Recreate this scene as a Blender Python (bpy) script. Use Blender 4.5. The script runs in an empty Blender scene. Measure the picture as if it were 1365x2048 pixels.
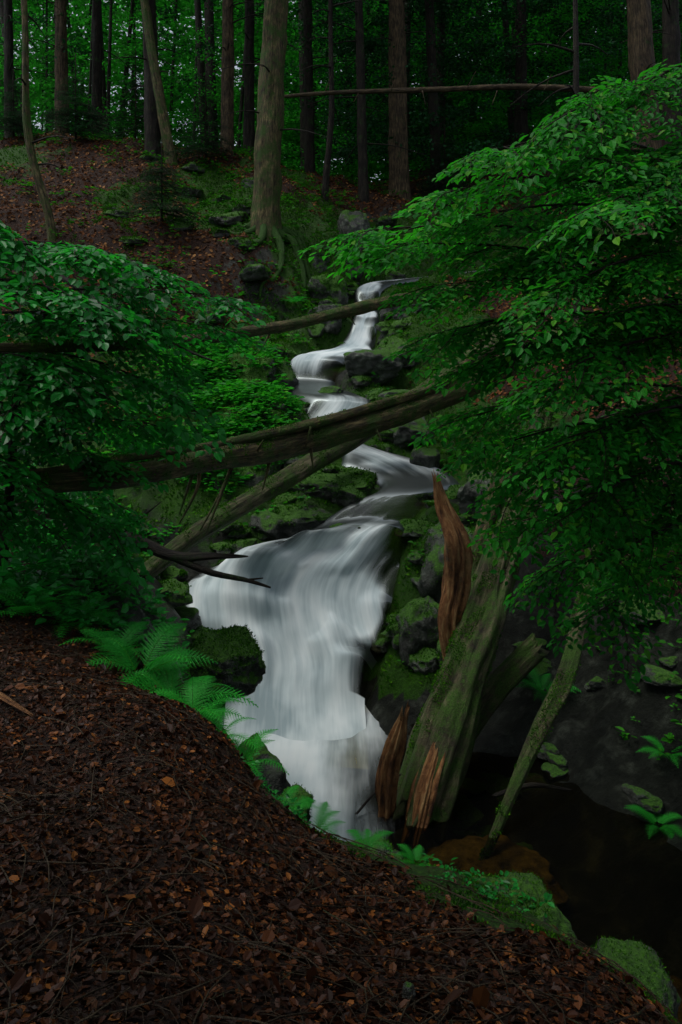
import bpy, math, numpy as np
from mathutils import kdtree
rng = np.random.default_rng(7)
scene = bpy.context.scene

# ------------------------------------------------------------------ noise
def _h(ix, iy, iz, s):
    n = (ix*73856093) ^ (iy*19349663) ^ (iz*83492791) ^ (s*2654435761)
    n = n & 0xffffffff
    n = ((n ^ (n >> 13))*1274126177) & 0xffffffff
    n = n ^ (n >> 16)
    return (n & 0xffff)/65535.0
def vnoise(x, y, z, s=0):
    x, y, z = np.broadcast_arrays(np.asarray(x, float), np.asarray(y, float), np.asarray(z, float))
    ix = np.floor(x).astype(np.int64); iy = np.floor(y).astype(np.int64); iz = np.floor(z).astype(np.int64)
    fx, fy, fz = x-ix, y-iy, z-iz
    fx = fx*fx*(3-2*fx); fy = fy*fy*(3-2*fy); fz = fz*fz*(3-2*fz)
    r = 0
    for a in (0, 1):
        for b in (0, 1):
            for c in (0, 1):
                w = (fx if a else 1-fx)*(fy if b else 1-fy)*(fz if c else 1-fz)
                r = r+w*_h(ix+a, iy+b, iz+c, s)
    return r*2-1
def fbm(x, y, z, o=4, s=0):
    r = 0; a = 1; f = 1
    for i in range(o):
        r = r+a*vnoise(np.asarray(x)*f, np.asarray(y)*f, np.asarray(z)*f, s+i); a *= .5; f *= 2.03
    return r
def sstep(a, b, x):
    t = np.clip((x-a)/(b-a), 0, 1); return t*t*(3-2*t)
def nrm(v):
    v = np.asarray(v, float); return v/np.maximum(np.linalg.norm(v, axis=-1, keepdims=True), 1e-9)

# ------------------------------------------------------------------ mesh building
class MB:
    def __init__(s): s.v = []; s.q = []; s.t = []; s.tc = []; s.n = 0; s.extra = {}
    def add(s, v, q=None, t=None, tc=None):
        v = np.asarray(v, float).reshape(-1, 3)
        s.v.append(v); s.tc.append(v if tc is None else np.asarray(tc, float).reshape(-1, 3))
        if q is not None and len(q): s.q.append(np.asarray(q, np.int64).reshape(-1, 4)+s.n)
        if t is not None and len(t): s.t.append(np.asarray(t, np.int64).reshape(-1, 3)+s.n)
        s.n += len(v)
    def build(s, name, mat, smooth=True, parent=None):
        v = np.concatenate(s.v); tc = np.concatenate(s.tc)
        q = np.concatenate(s.q) if s.q else np.zeros((0, 4), np.int64)
        t = np.concatenate(s.t) if s.t else np.zeros((0, 3), np.int64)
        me = bpy.data.meshes.new(name)
        me.vertices.add(len(v)); me.vertices.foreach_set('co', v.astype(np.float32).ravel())
        loops = np.concatenate([q.ravel(), t.ravel()]).astype(np.int32)
        me.loops.add(len(loops)); me.loops.foreach_set('vertex_index', loops)
        me.polygons.add(len(q)+len(t))
        ls = np.concatenate([np.arange(len(q))*4, len(q)*4+np.arange(len(t))*3]).astype(np.int32)
        me.polygons.foreach_set('loop_start', ls)
        me.update(calc_edges=True)
        me.polygons.foreach_set('use_smooth', np.full(len(q)+len(t), smooth, dtype=bool))
        a = me.attributes.new('tc', 'FLOAT_VECTOR', 'POINT'); a.data.foreach_set('vector', tc.astype(np.float32).ravel())
        for k, arr in s.extra.items():
            a = me.attributes.new(k, 'FLOAT', 'POINT'); a.data.foreach_set('value', np.asarray(arr, np.float32).ravel())
        me.materials.append(mat)
        ob = bpy.data.objects.new(name, me); scene.collection.objects.link(ob)
        if parent: ob.parent = parent
        return ob
def empty(name):
    e = bpy.data.objects.new(name, None); scene.collection.objects.link(e); e.empty_display_size = .2; return e

def catmull(P, m):
    P = np.asarray(P, float); n = len(P)
    t = np.linspace(0, n-1, m); i = np.minimum(t.astype(int), n-2); f = (t-i)[:, None]
    if P.ndim == 3: f = f[:, :, None]
    p0 = P[np.maximum(i-1, 0)]; p1 = P[i]; p2 = P[i+1]; p3 = P[np.minimum(i+2, n-1)]
    return .5*((2*p1)+(-p0+p2)*f+(2*p0-5*p1+4*p2-p3)*f*f+(-p0+3*p1-3*p2+p3)*f**3)
def tube(mb, pts, rad, sides=10, m=None, amp=0., freq=3., flat=1., jag0=0, jag1=0, seed=0, caps=True, flute=0.):
    pts = np.asarray(pts, float)
    if m is None: m = max(len(pts)*3, 4)
    P = catmull(pts, m)
    r = np.interp(np.linspace(0, 1, m), np.linspace(0, 1, len(rad)), rad)
    T = nrm(np.gradient(P, axis=0))
    ref = np.array([0, 0, 1.]) if abs(T[:, 2].mean()) < .8 else np.array([0, 1., 0])
    A = nrm(np.cross(T, ref)); B = np.cross(T, A)
    th = np.linspace(0, 2*math.pi, sides, endpoint=False)
    L = np.concatenate([[0], np.cumsum(np.linalg.norm(np.diff(P, axis=0), axis=1))])
    c, s_ = np.cos(th)[None, :], np.sin(th)[None, :]
    rr = r[:, None]*np.ones((1, sides))
    tcx = c*r.mean(); tcy = s_*r.mean()
    if amp: rr = rr*(1+amp*fbm(c*freq/3+seed, s_*freq/3, L[:, None]*freq*.35, 3, seed))
    if flute: rr = rr*(1+flute*vnoise(c*2.8+seed, s_*2.8, L[:, None]*.7, seed+5)+flute*.5*vnoise(c*7+seed, s_*7, L[:, None]*1.1, seed+6))
    V = P[:, None, :]+rr[..., None]*(c[..., None]*A[:, None, :]+flat*s_[..., None]*B[:, None, :])
    if jag0:
        for k in range(3): V[k] -= T[k]*(jag0*(1-k/3)*vnoise(c[0]*4, s_[0]*4, 3., seed)[:, None])
    if jag1:
        for k in range(3): V[-1-k] += T[-1-k]*(jag1*(1-k/3)*vnoise(c[0]*4, s_[0]*4, 7., seed)[:, None])
    tc = np.stack([tcx+0*rr, tcy+0*rr, L[:, None]+0*rr], -1)+seed*1.37
    i = np.arange(m-1)[:, None]; j = np.arange(sides)[None, :]; j2 = (j+1) % sides
    q = np.stack([i*sides+j, i*sides+j2, (i+1)*sides+j2, (i+1)*sides+j], -1).reshape(-1, 4)
    V = V.reshape(-1, 3); tc = tc.reshape(-1, 3); t = None
    if caps:
        V = np.vstack([V, P[0], P[-1]]); tc = np.vstack([tc, tc[0], tc[-1]])
        n = m*sides; jj = np.arange(sides); k = (jj+1) % sides
        t = np.vstack([np.stack([0*jj+n, k, jj], -1), np.stack([0*jj+n+1, (m-1)*sides+jj, (m-1)*sides+k], -1)])
    mb.add(V, q, t, tc)

LEAF = np.array([[0, 0, 0], [-.27, .3, .07], [-.24, .66, .05], [0, 1, -.10], [.24, .66, .05], [.27, .3, .07]])
LEAFQ = np.array([[0, 3, 2, 1], [0, 5, 4, 3]])
CURL = np.array([[0, 0, 0], [-.3, .25, .10], [-.28, .7, .16], [0, 1, .08], [.3, .7, .12], [.27, .3, .14]])
def leafgeo(P, D, N, S, tmpl=LEAF, w=1.):
    D = nrm(D); Sd = nrm(np.cross(D, N)); N = np.cross(Sd, D)
    S = np.broadcast_to(np.asarray(S, float), (len(P),))
    V = P[:, None, :]+S[:, None, None]*(tmpl[None, :, 0:1]*w*Sd[:, None, :]+tmpl[None, :, 1:2]*D[:, None, :]+tmpl[None, :, 2:3]*N[:, None, :])
    q = (LEAFQ[None]+(np.arange(len(P))*6)[:, None, None]).reshape(-1, 4)
    return V.reshape(-1, 3), q
def quadgeo(P, D, N, S, w=.5):
    D = nrm(D); Sd = nrm(np.cross(D, N)); S = np.asarray(S, float).reshape(-1, 1)
    V = np.stack([P, P+S*(.5*D-.5*w*Sd), P+S*D, P+S*(.5*D+.5*w*Sd)], 1)
    q = np.arange(len(P)*4).reshape(-1, 4)
    return V.reshape(-1, 3), q

# ------------------------------------------------------------------ materials
def newmat(name):
    m = bpy.data.materials.new(name); m.use_nodes = True; nt = m.node_tree; nt.nodes.clear()
    out = nt.nodes.new('ShaderNodeOutputMaterial'); return m, nt, out
def N(nt, t, **kw):
    n = nt.nodes.new(t)
    for k, v in kw.items(): setattr(n, k, v)
    return n
def ramp(nt, stops):
    r = N(nt, 'ShaderNodeValToRGB'); e = r.color_ramp.elements
    while len(e) < len(stops): e.new(.5)
    for i, (p, c) in enumerate(stops):
        e[i].position = p; e[i].color = (*c, 1) if len(c) == 3 else c
    return r
def attr(nt, name): return N(nt, 'ShaderNodeAttribute', attribute_name=name)
def mixc(nt, f, a, b, blend='MIX'):
    m = N(nt, 'ShaderNodeMix', data_type='RGBA', blend_type=blend)
    for k, v in ((0, f), (6, a), (7, b)):
        if hasattr(v, 'links'): nt.links.new(v, m.inputs[k])
        else: m.inputs[k].default_value = v if k == 0 else ((*v, 1) if len(v) == 3 else v)
    return m.outputs[2]
def noise(nt, vec, scale, detail=4, rough=.6, mapscale=None):
    n = N(nt, 'ShaderNodeTexNoise'); n.inputs['Scale'].default_value = scale; n.inputs['Detail'].default_value = detail; n.inputs['Roughness'].default_value = rough
    if mapscale:
        mp = N(nt, 'ShaderNodeMapping'); mp.inputs['Scale'].default_value = mapscale; nt.links.new(vec, mp.inputs['Vector']); vec = mp.outputs[0]
    nt.links.new(vec, n.inputs['Vector']); return n.outputs['Fac']
def bump(nt, h, strength, dist):
    b = N(nt, 'ShaderNodeBump'); b.inputs['Strength'].default_value = strength; b.inputs['Distance'].default_value = dist
    nt.links.new(h, b.inputs['Height']); return b.outputs[0]
def math2(nt, op, a, b, c=None):
    m = N(nt, 'ShaderNodeMath', operation=op)
    for k, v in enumerate((a, b, c)):
        if v is None: continue
        if hasattr(v, 'links'): nt.links.new(v, m.inputs[k])
        else: m.inputs[k].default_value = v
    return m.outputs[0]
def maprange(nt, x, a, b, c=0., d=1., it='LINEAR'):
    m = N(nt, 'ShaderNodeMapRange', interpolation_type=it); nt.links.new(x, m.inputs[0])
    for k, v in ((1, a), (2, b), (3, c), (4, d)): m.inputs[k].default_value = v
    return m.outputs[0]

def leafmat(name, cols, tcol, trans=.35, rough=.4, spec=.4, vs=.9):
    m, nt, out = newmat(name); L = nt.links
    g = N(nt, 'ShaderNodeNewGeometry'); r = ramp(nt, cols); L.new(g.outputs['Random Per Island'], r.inputs[0])
    nf = noise(nt, g.outputs['Position'], vs, 3); rr = ramp(nt, [(.3, (.45, .5, .55)), (.7, (1.4, 1.2, 1.0))]); L.new(nf, rr.inputs[0])
    p = N(nt, 'ShaderNodeBsdfPrincipled'); p.inputs['Roughness'].default_value = rough; p.inputs['Specular IOR Level'].default_value = spec
    L.new(mixc(nt, 1., r.outputs[0], rr.outputs[0], 'MULTIPLY'), p.inputs['Base Color'])
    t = N(nt, 'ShaderNodeBsdfTranslucent')
    L.new(mixc(nt, 1., rr.outputs[0], tcol, 'MULTIPLY'), t.inputs[0])
    s = N(nt, 'ShaderNodeMixShader'); s.inputs[0].default_value = trans
    L.new(p.outputs[0], s.inputs[1]); L.new(t.outputs[0], s.inputs[2]); L.new(s.outputs[0], out.inputs[0])
    return m
M_leafR = leafmat('beech_leaf', [(0, (.006, .10, .008)), (.5, (.013, .19, .018)), (.85, (.035, .30, .026)), (1, (.11, .34, .02))], (.04, .48, .02), .42, .5, .12)
M_leafL = leafmat('birch_leaf', [(0, (.005, .10, .016)), (.6, (.012, .20, .03)), (1, (.024, .31, .045))], (.025, .46, .032), .42, .34, .28)
M_fern = leafmat('fern_leaf', [(0, (.01, .22, .022)), (1, (.03, .38, .036))], (.03, .48, .04), .35, .5, .15)
M_herb = leafmat('herb_leaf', [(0, (.008, .10, .005)), (1, (.035, .23, .010))], (.045, .30, .010), .35, .5, .15, 1.6)
M_far = leafmat('forest_leaf', [(0, (.006, .08, .009)), (1, (.028, .20, .016))], (.04, .46, .03), .5, .6, .08, .30)
M_hem = leafmat('hemlock_needle', [(0, (.006, .042, .016)), (1, (.013, .09, .03))], (.015, .12, .028), .25, .6, .1)
M_moss = leafmat('moss', [(0, (.008, .04, .003)), (.6, (.026, .12, .005)), (1, (.07, .22, .010))], (.045, .22, .01), .2, .8, .05, 2.2)
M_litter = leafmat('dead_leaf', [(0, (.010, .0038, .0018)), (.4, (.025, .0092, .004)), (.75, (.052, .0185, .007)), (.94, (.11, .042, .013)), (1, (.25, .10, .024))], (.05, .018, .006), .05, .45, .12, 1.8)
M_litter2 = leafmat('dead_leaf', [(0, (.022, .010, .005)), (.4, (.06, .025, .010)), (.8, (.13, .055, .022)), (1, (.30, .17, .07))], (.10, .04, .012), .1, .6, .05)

def barkmat(name, c0, c1, c2, moss=.3, mosscol=(.02, .06, .008), sc=26):
    m, nt, out = newmat(name); L = nt.links; a = attr(nt, 'tc')
    n1 = noise(nt, a.outputs['Vector'], sc, 6, .7, (1, 1, .14)); n2 = noise(nt, a.outputs['Vector'], 3, 4, .6)
    r = ramp(nt, [(.36, c0), (.5, c1), (.66, c2)]); L.new(n1, r.inputs[0])
    v2 = ramp(nt, [(.3, (.45, .45, .45)), (.7, (1.4, 1.4, 1.4))]); L.new(n2, v2.inputs[0])
    g = N(nt, 'ShaderNodeNewGeometry')
    n3 = noise(nt, g.outputs['Position'], 3.2, 7, .78); mr = ramp(nt, [(.62-moss*.35, (0, 0, 0)), (.74-moss*.3, (1, 1, 1))]); L.new(n3, mr.inputs[0])
    mf = noise(nt, g.outputs['Position'], 70, 3, .7); mc = ramp(nt, [(.3, tuple(.3*x for x in mosscol)), (.7, tuple(1.6*x for x in mosscol))]); L.new(mf, mc.inputs[0])
    col = mixc(nt, mr.outputs[0], mixc(nt, 1., r.outputs[0], v2.outputs[0], 'MULTIPLY'), mc.outputs[0])
    p = N(nt, 'ShaderNodeBsdfPrincipled'); p.inputs['Roughness'].default_value = .7; p.inputs['Specular IOR Level'].default_value = .25
    L.new(col, p.inputs['Base Color']); L.new(bump(nt, math2(nt, 'MULTIPLY_ADD', mf, .4, n1), 1., .07), p.inputs['Normal']); L.new(p.outputs[0], out.inputs[0]); return m
M_bark = barkmat('hemlock_bark', (.014, .010, .005), (.070, .050, .026), (.16, .115, .06), .15)
M_barkm = barkmat('mossy_bark', (.010, .009, .004), (.085, .068, .028), (.21, .17, .075), .48, (.035, .085, .008))
M_dark = barkmat('dark_bark', (.005, .004, .003), (.016, .013, .009), (.040, .032, .020), .2)
M_log = barkmat('fallen_log_bark', (.010, .009, .005), (.06, .054, .026), (.18, .165, .09), .55, (.035, .085, .008), 18)
M_wood = barkmat('split_wood', (.05, .02, .008), (.26, .115, .04), (.50, .31, .13), .15, (.05, .045, .028), 24)
M_root = barkmat('mossy_root', (.010, .012, .004), (.025, .04, .009), (.05, .075, .018), 1.1, (.025, .08, .007))
M_twig = barkmat('twig_bark', (.008, .005, .003), (.022, .014, .008), (.045, .029, .018), -.2)

def rockmat(name, mossamt, k=1.):
    m, nt, out = newmat(name); L = nt.links
    g = N(nt, 'ShaderNodeNewGeometry'); tc = g.outputs['Position']
    n1 = noise(nt, tc, 5, 9, .7); n2 = noise(nt, tc, 2.1, 8, .72); n4 = noise(nt, tc, 45, 4, .7)
    r = ramp(nt, [(.3, (.009*k, .010*k, .008*k)), (.5, (.028*k, .033*k, .026*k)), (.6, (.065*k, .077*k, .06*k)), (.72, (.16*k, .19*k, .145*k))]); L.new(n1, r.inputs[0])
    sx = N(nt, 'ShaderNodeSeparateXYZ'); L.new(g.outputs['Normal'], sx.inputs[0])
    ad = math2(nt, 'MULTIPLY_ADD', sx.outputs[2], .22, n2)
    mr = maprange(nt, ad, .80-mossamt*.3, .86-mossamt*.3)
    mo = ramp(nt, [(.3, (.007, .03, .003)), (.7, (.055, .17, .008))]); L.new(n4, mo.inputs[0])
    col = mixc(nt, mr, r.outputs[0], mo.outputs[0])
    p = N(nt, 'ShaderNodeBsdfPrincipled'); L.new(col, p.inputs['Base Color']); p.inputs['Specular IOR Level'].default_value = .4
    L.new(maprange(nt, mr, 0, 1, .3, .9), p.inputs['Roughness'])
    L.new(bump(nt, math2(nt, 'ADD', n1, math2(nt, 'MULTIPLY', n4, .5)), .9, .07), p.inputs['Normal']); L.new(p.outputs[0], out.inputs[0]); return m
M_rock = rockmat('wet_rock', .65); M_mrock = rockmat('mossy_rock', .95); M_lrock = rockmat('lichen_rock', .6, 1.35)
M_sand = barkmat('amber_streambed', (.02, .014, .004), (.12, .085, .02), (.22, .16, .045), -.2, sc=6)

def groundmat():
    m, nt, out = newmat('forest_floor'); L = nt.links
    g = N(nt, 'ShaderNodeNewGeometry'); tc = g.outputs['Position']
    n1 = noise(nt, tc, 26, 9, .78); n2 = noise(nt, tc, 2.6, 8, .7); n3 = noise(nt, tc, 60, 4, .7); n5 = noise(nt, tc, 4, 9, .7)
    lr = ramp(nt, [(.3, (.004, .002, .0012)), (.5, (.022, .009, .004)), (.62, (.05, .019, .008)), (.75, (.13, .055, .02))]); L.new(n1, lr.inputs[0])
    mo = ramp(nt, [(.3, (.006, .025, .003)), (.55, (.024, .08, .004)), (.75, (.06, .17, .010))]); L.new(n3, mo.inputs[0])
    rk = ramp(nt, [(.3, (.005, .006, .005)), (.52, (.018, .021, .016)), (.63, (.05, .058, .045)), (.76, (.13, .15, .12))]); L.new(n5, rk.inputs[0])
    am = attr(nt, 'moss'); ar = attr(nt, 'rock')
    def thr(a, n_, w=.9): return maprange(nt, math2(nt, 'MULTIPLY_ADD', n_, w, a), .5+w*.44, .5+w*.56)
    fr = thr(ar.outputs['Fac'], n5); fm = thr(am.outputs['Fac'], n2)
    c = mixc(nt, fr, lr.outputs[0], rk.outputs[0]); c = mixc(nt, fm, c, mo.outputs[0])
    p = N(nt, 'ShaderNodeBsdfPrincipled'); L.new(c, p.inputs['Base Color']); p.inputs['Specular IOR Level'].default_value = .25
    L.new(maprange(nt, fr, 0, 1, .8, .35), p.inputs['Roughness'])
    L.new(bump(nt, math2(nt, 'ADD', n1, n5), .9, .08), p.inputs['Normal']); L.new(p.outputs[0], out.inputs[0]); return m
M_ground = groundmat()

def watermat(name, lo, hi, tint):
    m, nt, out = newmat(name); L = nt.links
    a = attr(nt, 'tc'); f = attr(nt, 'foam'); V = a.outputs['Vector']
    n1 = noise(nt, V, 1, 3, .5, (5, .7, 1)); n2 = noise(nt, V, 1, 3, .5, (1.7, .9, 1)); n3 = noise(nt, V, 1, 3, .6, (20, 1.0, 1))
    s = math2(nt, 'ADD', n1, n2)
    s3 = math2(nt, 'MULTIPLY_ADD', n3, .5, s)
    q = math2(nt, 'MULTIPLY_ADD', f.outputs['Fac'], 1.7, s3)
    fac = maprange(nt, q, lo, hi, 0, 1, 'SMOOTHSTEP')
    cr = ramp(nt, [(.38, (.32, .40, .42)), (.48, (.52, .60, .61)), (.58, (.70, .76, .76)), (.68, (.80, .84, .82))])
    L.new(math2(nt, 'MULTIPLY', math2(nt, 'MULTIPLY_ADD', n2, 2., math2(nt, 'MULTIPLY_ADD', n3, .6, n1)), 1/3.6), cr.inputs[0])
    foam = N(nt, 'ShaderNodeBsdfDiffuse'); foam.inputs['Roughness'].default_value = .5
    L.new(cr.outputs[0], foam.inputs['Color'])
    gl = N(nt, 'ShaderNodeBsdfGlossy'); gl.inputs['Roughness'].default_value = .35; gl.inputs['Color'].default_value = (.22, .25, .25, 1)
    tr = N(nt, 'ShaderNodeBsdfTransparent'); tr.inputs[0].default_value = (*tint, 1)
    fr = N(nt, 'ShaderNodeFresnel'); fr.inputs[0].default_value = 1.33
    L.new(bump(nt, n2, .15, .1), fr.inputs['Normal'])
    w = N(nt, 'ShaderNodeMixShader'); L.new(fr.outputs[0], w.inputs[0]); L.new(tr.outputs[0], w.inputs[1]); L.new(gl.outputs[0], w.inputs[2])
    x = N(nt, 'ShaderNodeMixShader'); L.new(fac, x.inputs[0]); L.new(w.outputs[0], x.inputs[1]); L.new(foam.outputs[0], x.inputs[2])
    L.new(x.outputs[0], out.inputs[0]); return m
M_water = watermat('stream_water', 1.5, 3.0, (.6, .57, .45))
M_pool = watermat('pool_water', 1.62, 3.0, (.50, .43, .26))

# ------------------------------------------------------------------ stream rows (left bank point, right bank point, foam)
ROWS = [
 ((5.0, 24.8, 2.7), (5.4, 23.9, 2.65), .2), ((2.9, 23.6, 2.35), (3.6, 22.6, 2.3), .4),
 ((1.5, 22.6, 2.12), (1.9, 21.8, 2.06), .6), ((.45, 21.3, 1.85), (1.15, 20.9, 1.78), .8),
 ((.4, 20.5, 1.20), (1.05, 20.3, 1.12), 1.1), ((.3, 19.2, .85), (.95, 19, .78), 1.0), ((-.05, 18.4, .20), (.8, 18.2, .14), 1.15),
 ((-.9, 17.4, -.04), (.7, 17.2, -.04), .95), ((-1.15, 16.7, -.15), (.05, 16.4, -.2), 1), ((-1.2, 16.2, -.62), (-.1, 16, -.68), .15),
 ((-1.1, 15.4, -.8), (.5, 15.1, -.88), .0), ((-.7, 14.75, -.92), (.6, 14.45, -.98), .6), ((-.75, 14.4, -1.32), (.15, 14.1, -1.42), 1.15),
 ((-.3, 13.9, -1.58), (.35, 13.7, -1.62), .9), ((0, 13.3, -1.78), (.7, 13.4, -1.72), .5), ((.05, 12.9, -1.9), (1.7, 13.2, -1.95), .8),
 ((.6, 12.3, -2.08), (1.95, 12.3, -2.12), .2), ((.5, 11.9, -2.2), (1.5, 11.8, -2.2), -.1), ((0, 11.6, -2.36), (1.25, 11.6, -2.32), -.1),
 ((-.89, 11, -2.79), (.99, 11.2, -2.61), .4), ((-1.81, 10.8, -2.98), (.85, 10.8, -2.92), 1.0), ((-2.25, 10.55, -3.26), (.72, 10.5, -3.36), 1.15),
 ((-2.0, 10.1, -3.64), (.59, 10.1, -3.77), 1.1), ((-1.57, 9.75, -4.0), (.41, 9.75, -4.12), 1.1), ((-1.45, 9.4, -4.26), (.3, 9.4, -4.30), 1.2), ((-1.4, 9.0, -4.42), (.3, 9.0, -4.43), 1.3), ((-1.35, 8.55, -4.50), (.3, 8.55, -4.50), 1.3), ((-1.3, 8.2, -4.56), (.3, 8.2, -4.56), 1.3)]
RL = np.array([r[0] for r in ROWS], float); RR = np.array([r[1] for r in ROWS], float); RF = np.array([r[2] for r in ROWS])
MROW = len(ROWS)*14; NA = 90
cl = catmull(RL, MROW); cr_ = catmull(RR, MROW)
sa = np.linspace(0, 1, NA)
WP = cl[:, None, :]*(1-sa[None, :, None])+cr_[:, None, :]*sa[None, :, None]
mid = (cl+cr_)/2
LA = np.concatenate([[0], np.cumsum(np.linalg.norm(np.diff(mid, axis=0), axis=1))])
wid = np.linalg.norm(cl-cr_, axis=1)
POOL = -4.5

# ------------------------------------------------------------------ terrain
C = [(0,0,-1.55),(0,1.5,-1.6),(-2,1,-1.5),(-4,2,-1.4),(-3,4,-1.65),(-1,2,-1.62),(.42,2,-1.8),(1,1.6,-1.9),(2,0,-2.0),
(-2.36,5.2,-1.96),(-1.08,4.6,-2.12),(-.65,4.2,-2.18),(-.2,3.6,-2.28),(.18,3.5,-2.37),(.72,3.4,-2.45),(1.2,2.75,-2.44),
(-.5,3,-1.95),(.2,2.6,-2.05),(.18,3,-2.15),(.72,2.8,-2.15),(1.1,2.2,-2.08),(-1.6,3.4,-1.85),
(-.1,4.3,-3.1),(-1,5.8,-2.8),(-.4,6,-4.),(.3,4.3,-3.2),(.9,4.2,-3.3),(1.45,3.3,-3.4),(2.0,2.5,-3.8),(3,1.5,-4.3),
(-.3,6.4,-4.9),(0,7,-5),(1,6,-5),(2,5,-5),(3,4,-5),(4,2.5,-5),(1.5,7,-5.0),(-.6,8.2,-4.9),(2.5,6.2,-4.95),(1,5.1,-4.6),(2,3.8,-4.7),(-.9,7.3,-4.5),(5,1,-5),(7,-2,-5.2),
(-1.5,7.2,-3.6),(-1.5,8.5,-4.4),(-1.8,8,-3.3),(-2.2,9.3,-3.3),(-2,7,-2.5),(-3,7,-2.1),(-3,9,-2.3),(-5,6,-1.6),(-5,9,-1.4),(-8,5,-1),(-8,10,-.4),(-2.9,10.6,-2.9),(-2.4,11.2,-2.7),
(-1.7,14,-.93),(-1.2,12.6,-1.8),(-.4,12,-2.2),(-1.6,12,-2.2),(-4.2,13,-1.5),(-3,15,-.4),(-1.6,16.5,-.35),(-1.7,18.5,.5),(-.9,20,1.2),(-2.5,20,2.4),(-5,18,1.2),(-8.2,18,1.7),(-7.4,19.5,3.0),
(-10.9,28,8),(-6.9,27,7.4),(-3.5,26,6.6),(-2.2,21.3,3.4),(-.5,25,5.2),(.28,23,3.4),(1.07,23.5,2.7),(-14,20,3.5),(-4.8,23,4.6),(-1,22.5,3.6),
(2.1,27,5.4),(3,25,4.2),(1.4,24.5,3.6),(6.4,30,7.2),(8.1,20,2.9),(5,18,1.2),(3.2,19,1.0),(2.2,20.5,1.7),(1.9,18.5,.6),(1.9,16.5,-.4),(1.7,15.5,-1.0),(2.6,14.5,-1.3),(.7,14.3,-1.2),(1.5,13.9,-1.6),
(2.8,12.6,-1.8),(2.5,11.5,-2.4),(1.5,10.8,-2.8),(1.2,9.9,-3.7),(1.0,9.2,-4.3),(2.0,9,-4.3),(2.65,9.5,-3.8),(3.5,8.5,-3.4),(3.4,7.4,-4.1),(4.5,7,-3),(4.1,10,-2),(6,8,-1.5),(5,5,-3.4),(6,3,-3.2),(8,0,-2.5),(8,12,0),(12,12,3),(12,6,1),(12,20,5),(14,28,9),(15,45,15),(25,30,12),
(-12,35,8.5),(-5,35,7.6),(0,32,6.8),(3,34,7.6),(0,45,8),(-20,50,9),(-40,30,7),(-30,10,3),(-15,5,0),(-10,-10,-1),(0,-10,-1.3),(10,-10,-3),(30,0,2),(40,20,12),(30,60,20),(0,80,10),(-40,80,9),(-80,40,8),(80,40,15),(0,200,14),(-200,200,12),(200,200,20),(200,-100,0),(-200,-100,0),(0,-100,-2)]
C = np.array(C, float)
C = np.vstack([C, ((RL+RR)/2-[0, 0, .15])[:-2]])
def K(r): return np.sqrt(r*r+.09)
Dm = np.linalg.norm(C[:, None, :2]-C[None, :, :2], axis=2)
n = len(C); Amat = np.zeros((n+3, n+3)); Amat[:n, :n] = K(Dm); Amat[:n, n] = 1; Amat[:n, n+1:] = C[:, :2]; Amat[n, :n] = 1; Amat[n+1:, :n] = C[:, :2].T
W = np.linalg.solve(Amat, np.concatenate([C[:, 2], [0, 0, 0]]))
def base_h(x, y):
    r = np.full(x.shape, W[n])+W[n+1]*x+W[n+2]*y
    for k in range(n): r += W[k]*K(np.hypot(x-C[k, 0], y-C[k, 1]))
    return r
gx = np.concatenate([np.linspace(-300, -40, 14), np.linspace(-38, -14, 40), np.arange(-13.9, 9, .06), np.linspace(9.2, 38, 50), np.linspace(42, 300, 14)])
gy = np.concatenate([np.linspace(-150, -10, 10), np.linspace(-9, 1, 30), np.arange(1.06, 9, .045), np.arange(9, 30, .075), np.linspace(30.2, 60, 90), np.linspace(64, 400, 20)])
GX, GY = np.meshgrid(gx, gy)
GZ = base_h(GX, GY)
kd = kdtree.KDTree(MROW*NA); zs = []
k = 0
for i in range(0, MROW, 2):
    for j in range(0, NA, 6):
        p = WP[i, j]; kd.insert((p[0], p[1], 0), k); zs.append(p[2]); k += 1
kd.balance(); zs = np.array(zs)
DS = np.full(GX.shape, 50.); ZW = np.zeros(GX.shape)
ii = np.argwhere((GX > -7) & (GX < 9) & (GY > 6) & (GY < 28))
for a, b in ii:
    _, idx, d = kd.find((GX[a, b], GY[a, b], 0)); DS[a, b] = d; ZW[a, b] = zs[idx]
DS = np.maximum(DS-.1, 0)
near = 1-sstep(25, 45, np.hypot(GX, GY))
bank = (1-sstep(3.2, 5, GY))*(GX < 3)
rocky = np.clip(1-DS/4, 0, 1)
big = fbm(GX*.5, GY*.5, 0., 3, 11)
fine = fbm(GX*1.6, GY*1.6, 0., 5, 21)
ridge = np.abs(fbm(GX*1.1+3, GY*1.1, .5, 4, 33))
amp = .10+.25*sstep(6, 14, GY)
GZ = GZ+near*(big*amp*(1-.7*bank)+fine*(.04+.12*rocky+.04*sstep(14, 18, GY))*(1-.4*bank)+(ridge-.3)*-.4*rocky*(1-bank))
GZ += (1-near)*fbm(GX*.05, GY*.05, 0, 3, 5)*1.0
wgt = 1-sstep(0, .6, DS)
bed = ZW-.24+DS*1.0+fine*.05
GZ = GZ*(1-wgt)+bed*wgt
dzx = np.gradient(GZ, axis=1)/np.gradient(GX, axis=1); dzy = np.gradient(GZ, axis=0)/np.gradient(GY, axis=0)
slope = np.hypot(dzx, dzy)
streamy = 1-sstep(.5, 3.2, DS)
poolzone = (GZ < -2.9) & (GY < 11) & (GY > 2)
rock = np.clip(streamy*.75+sstep(.9, 1.8, slope)*.5*(GY > 2)+.8*poolzone, 0, 1)
mo = fbm(GX*.45+9, GY*.45, 0, 3, 77)
zlim = -2.30+.20*sstep(-.1, .6, GX)+.07*fbm(GX*2.5, GY*2.5, 0, 4, 2)
edge = (GZ < zlim)*(GZ > -3)*(GY < 6)*(GX > -1.0)
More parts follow.
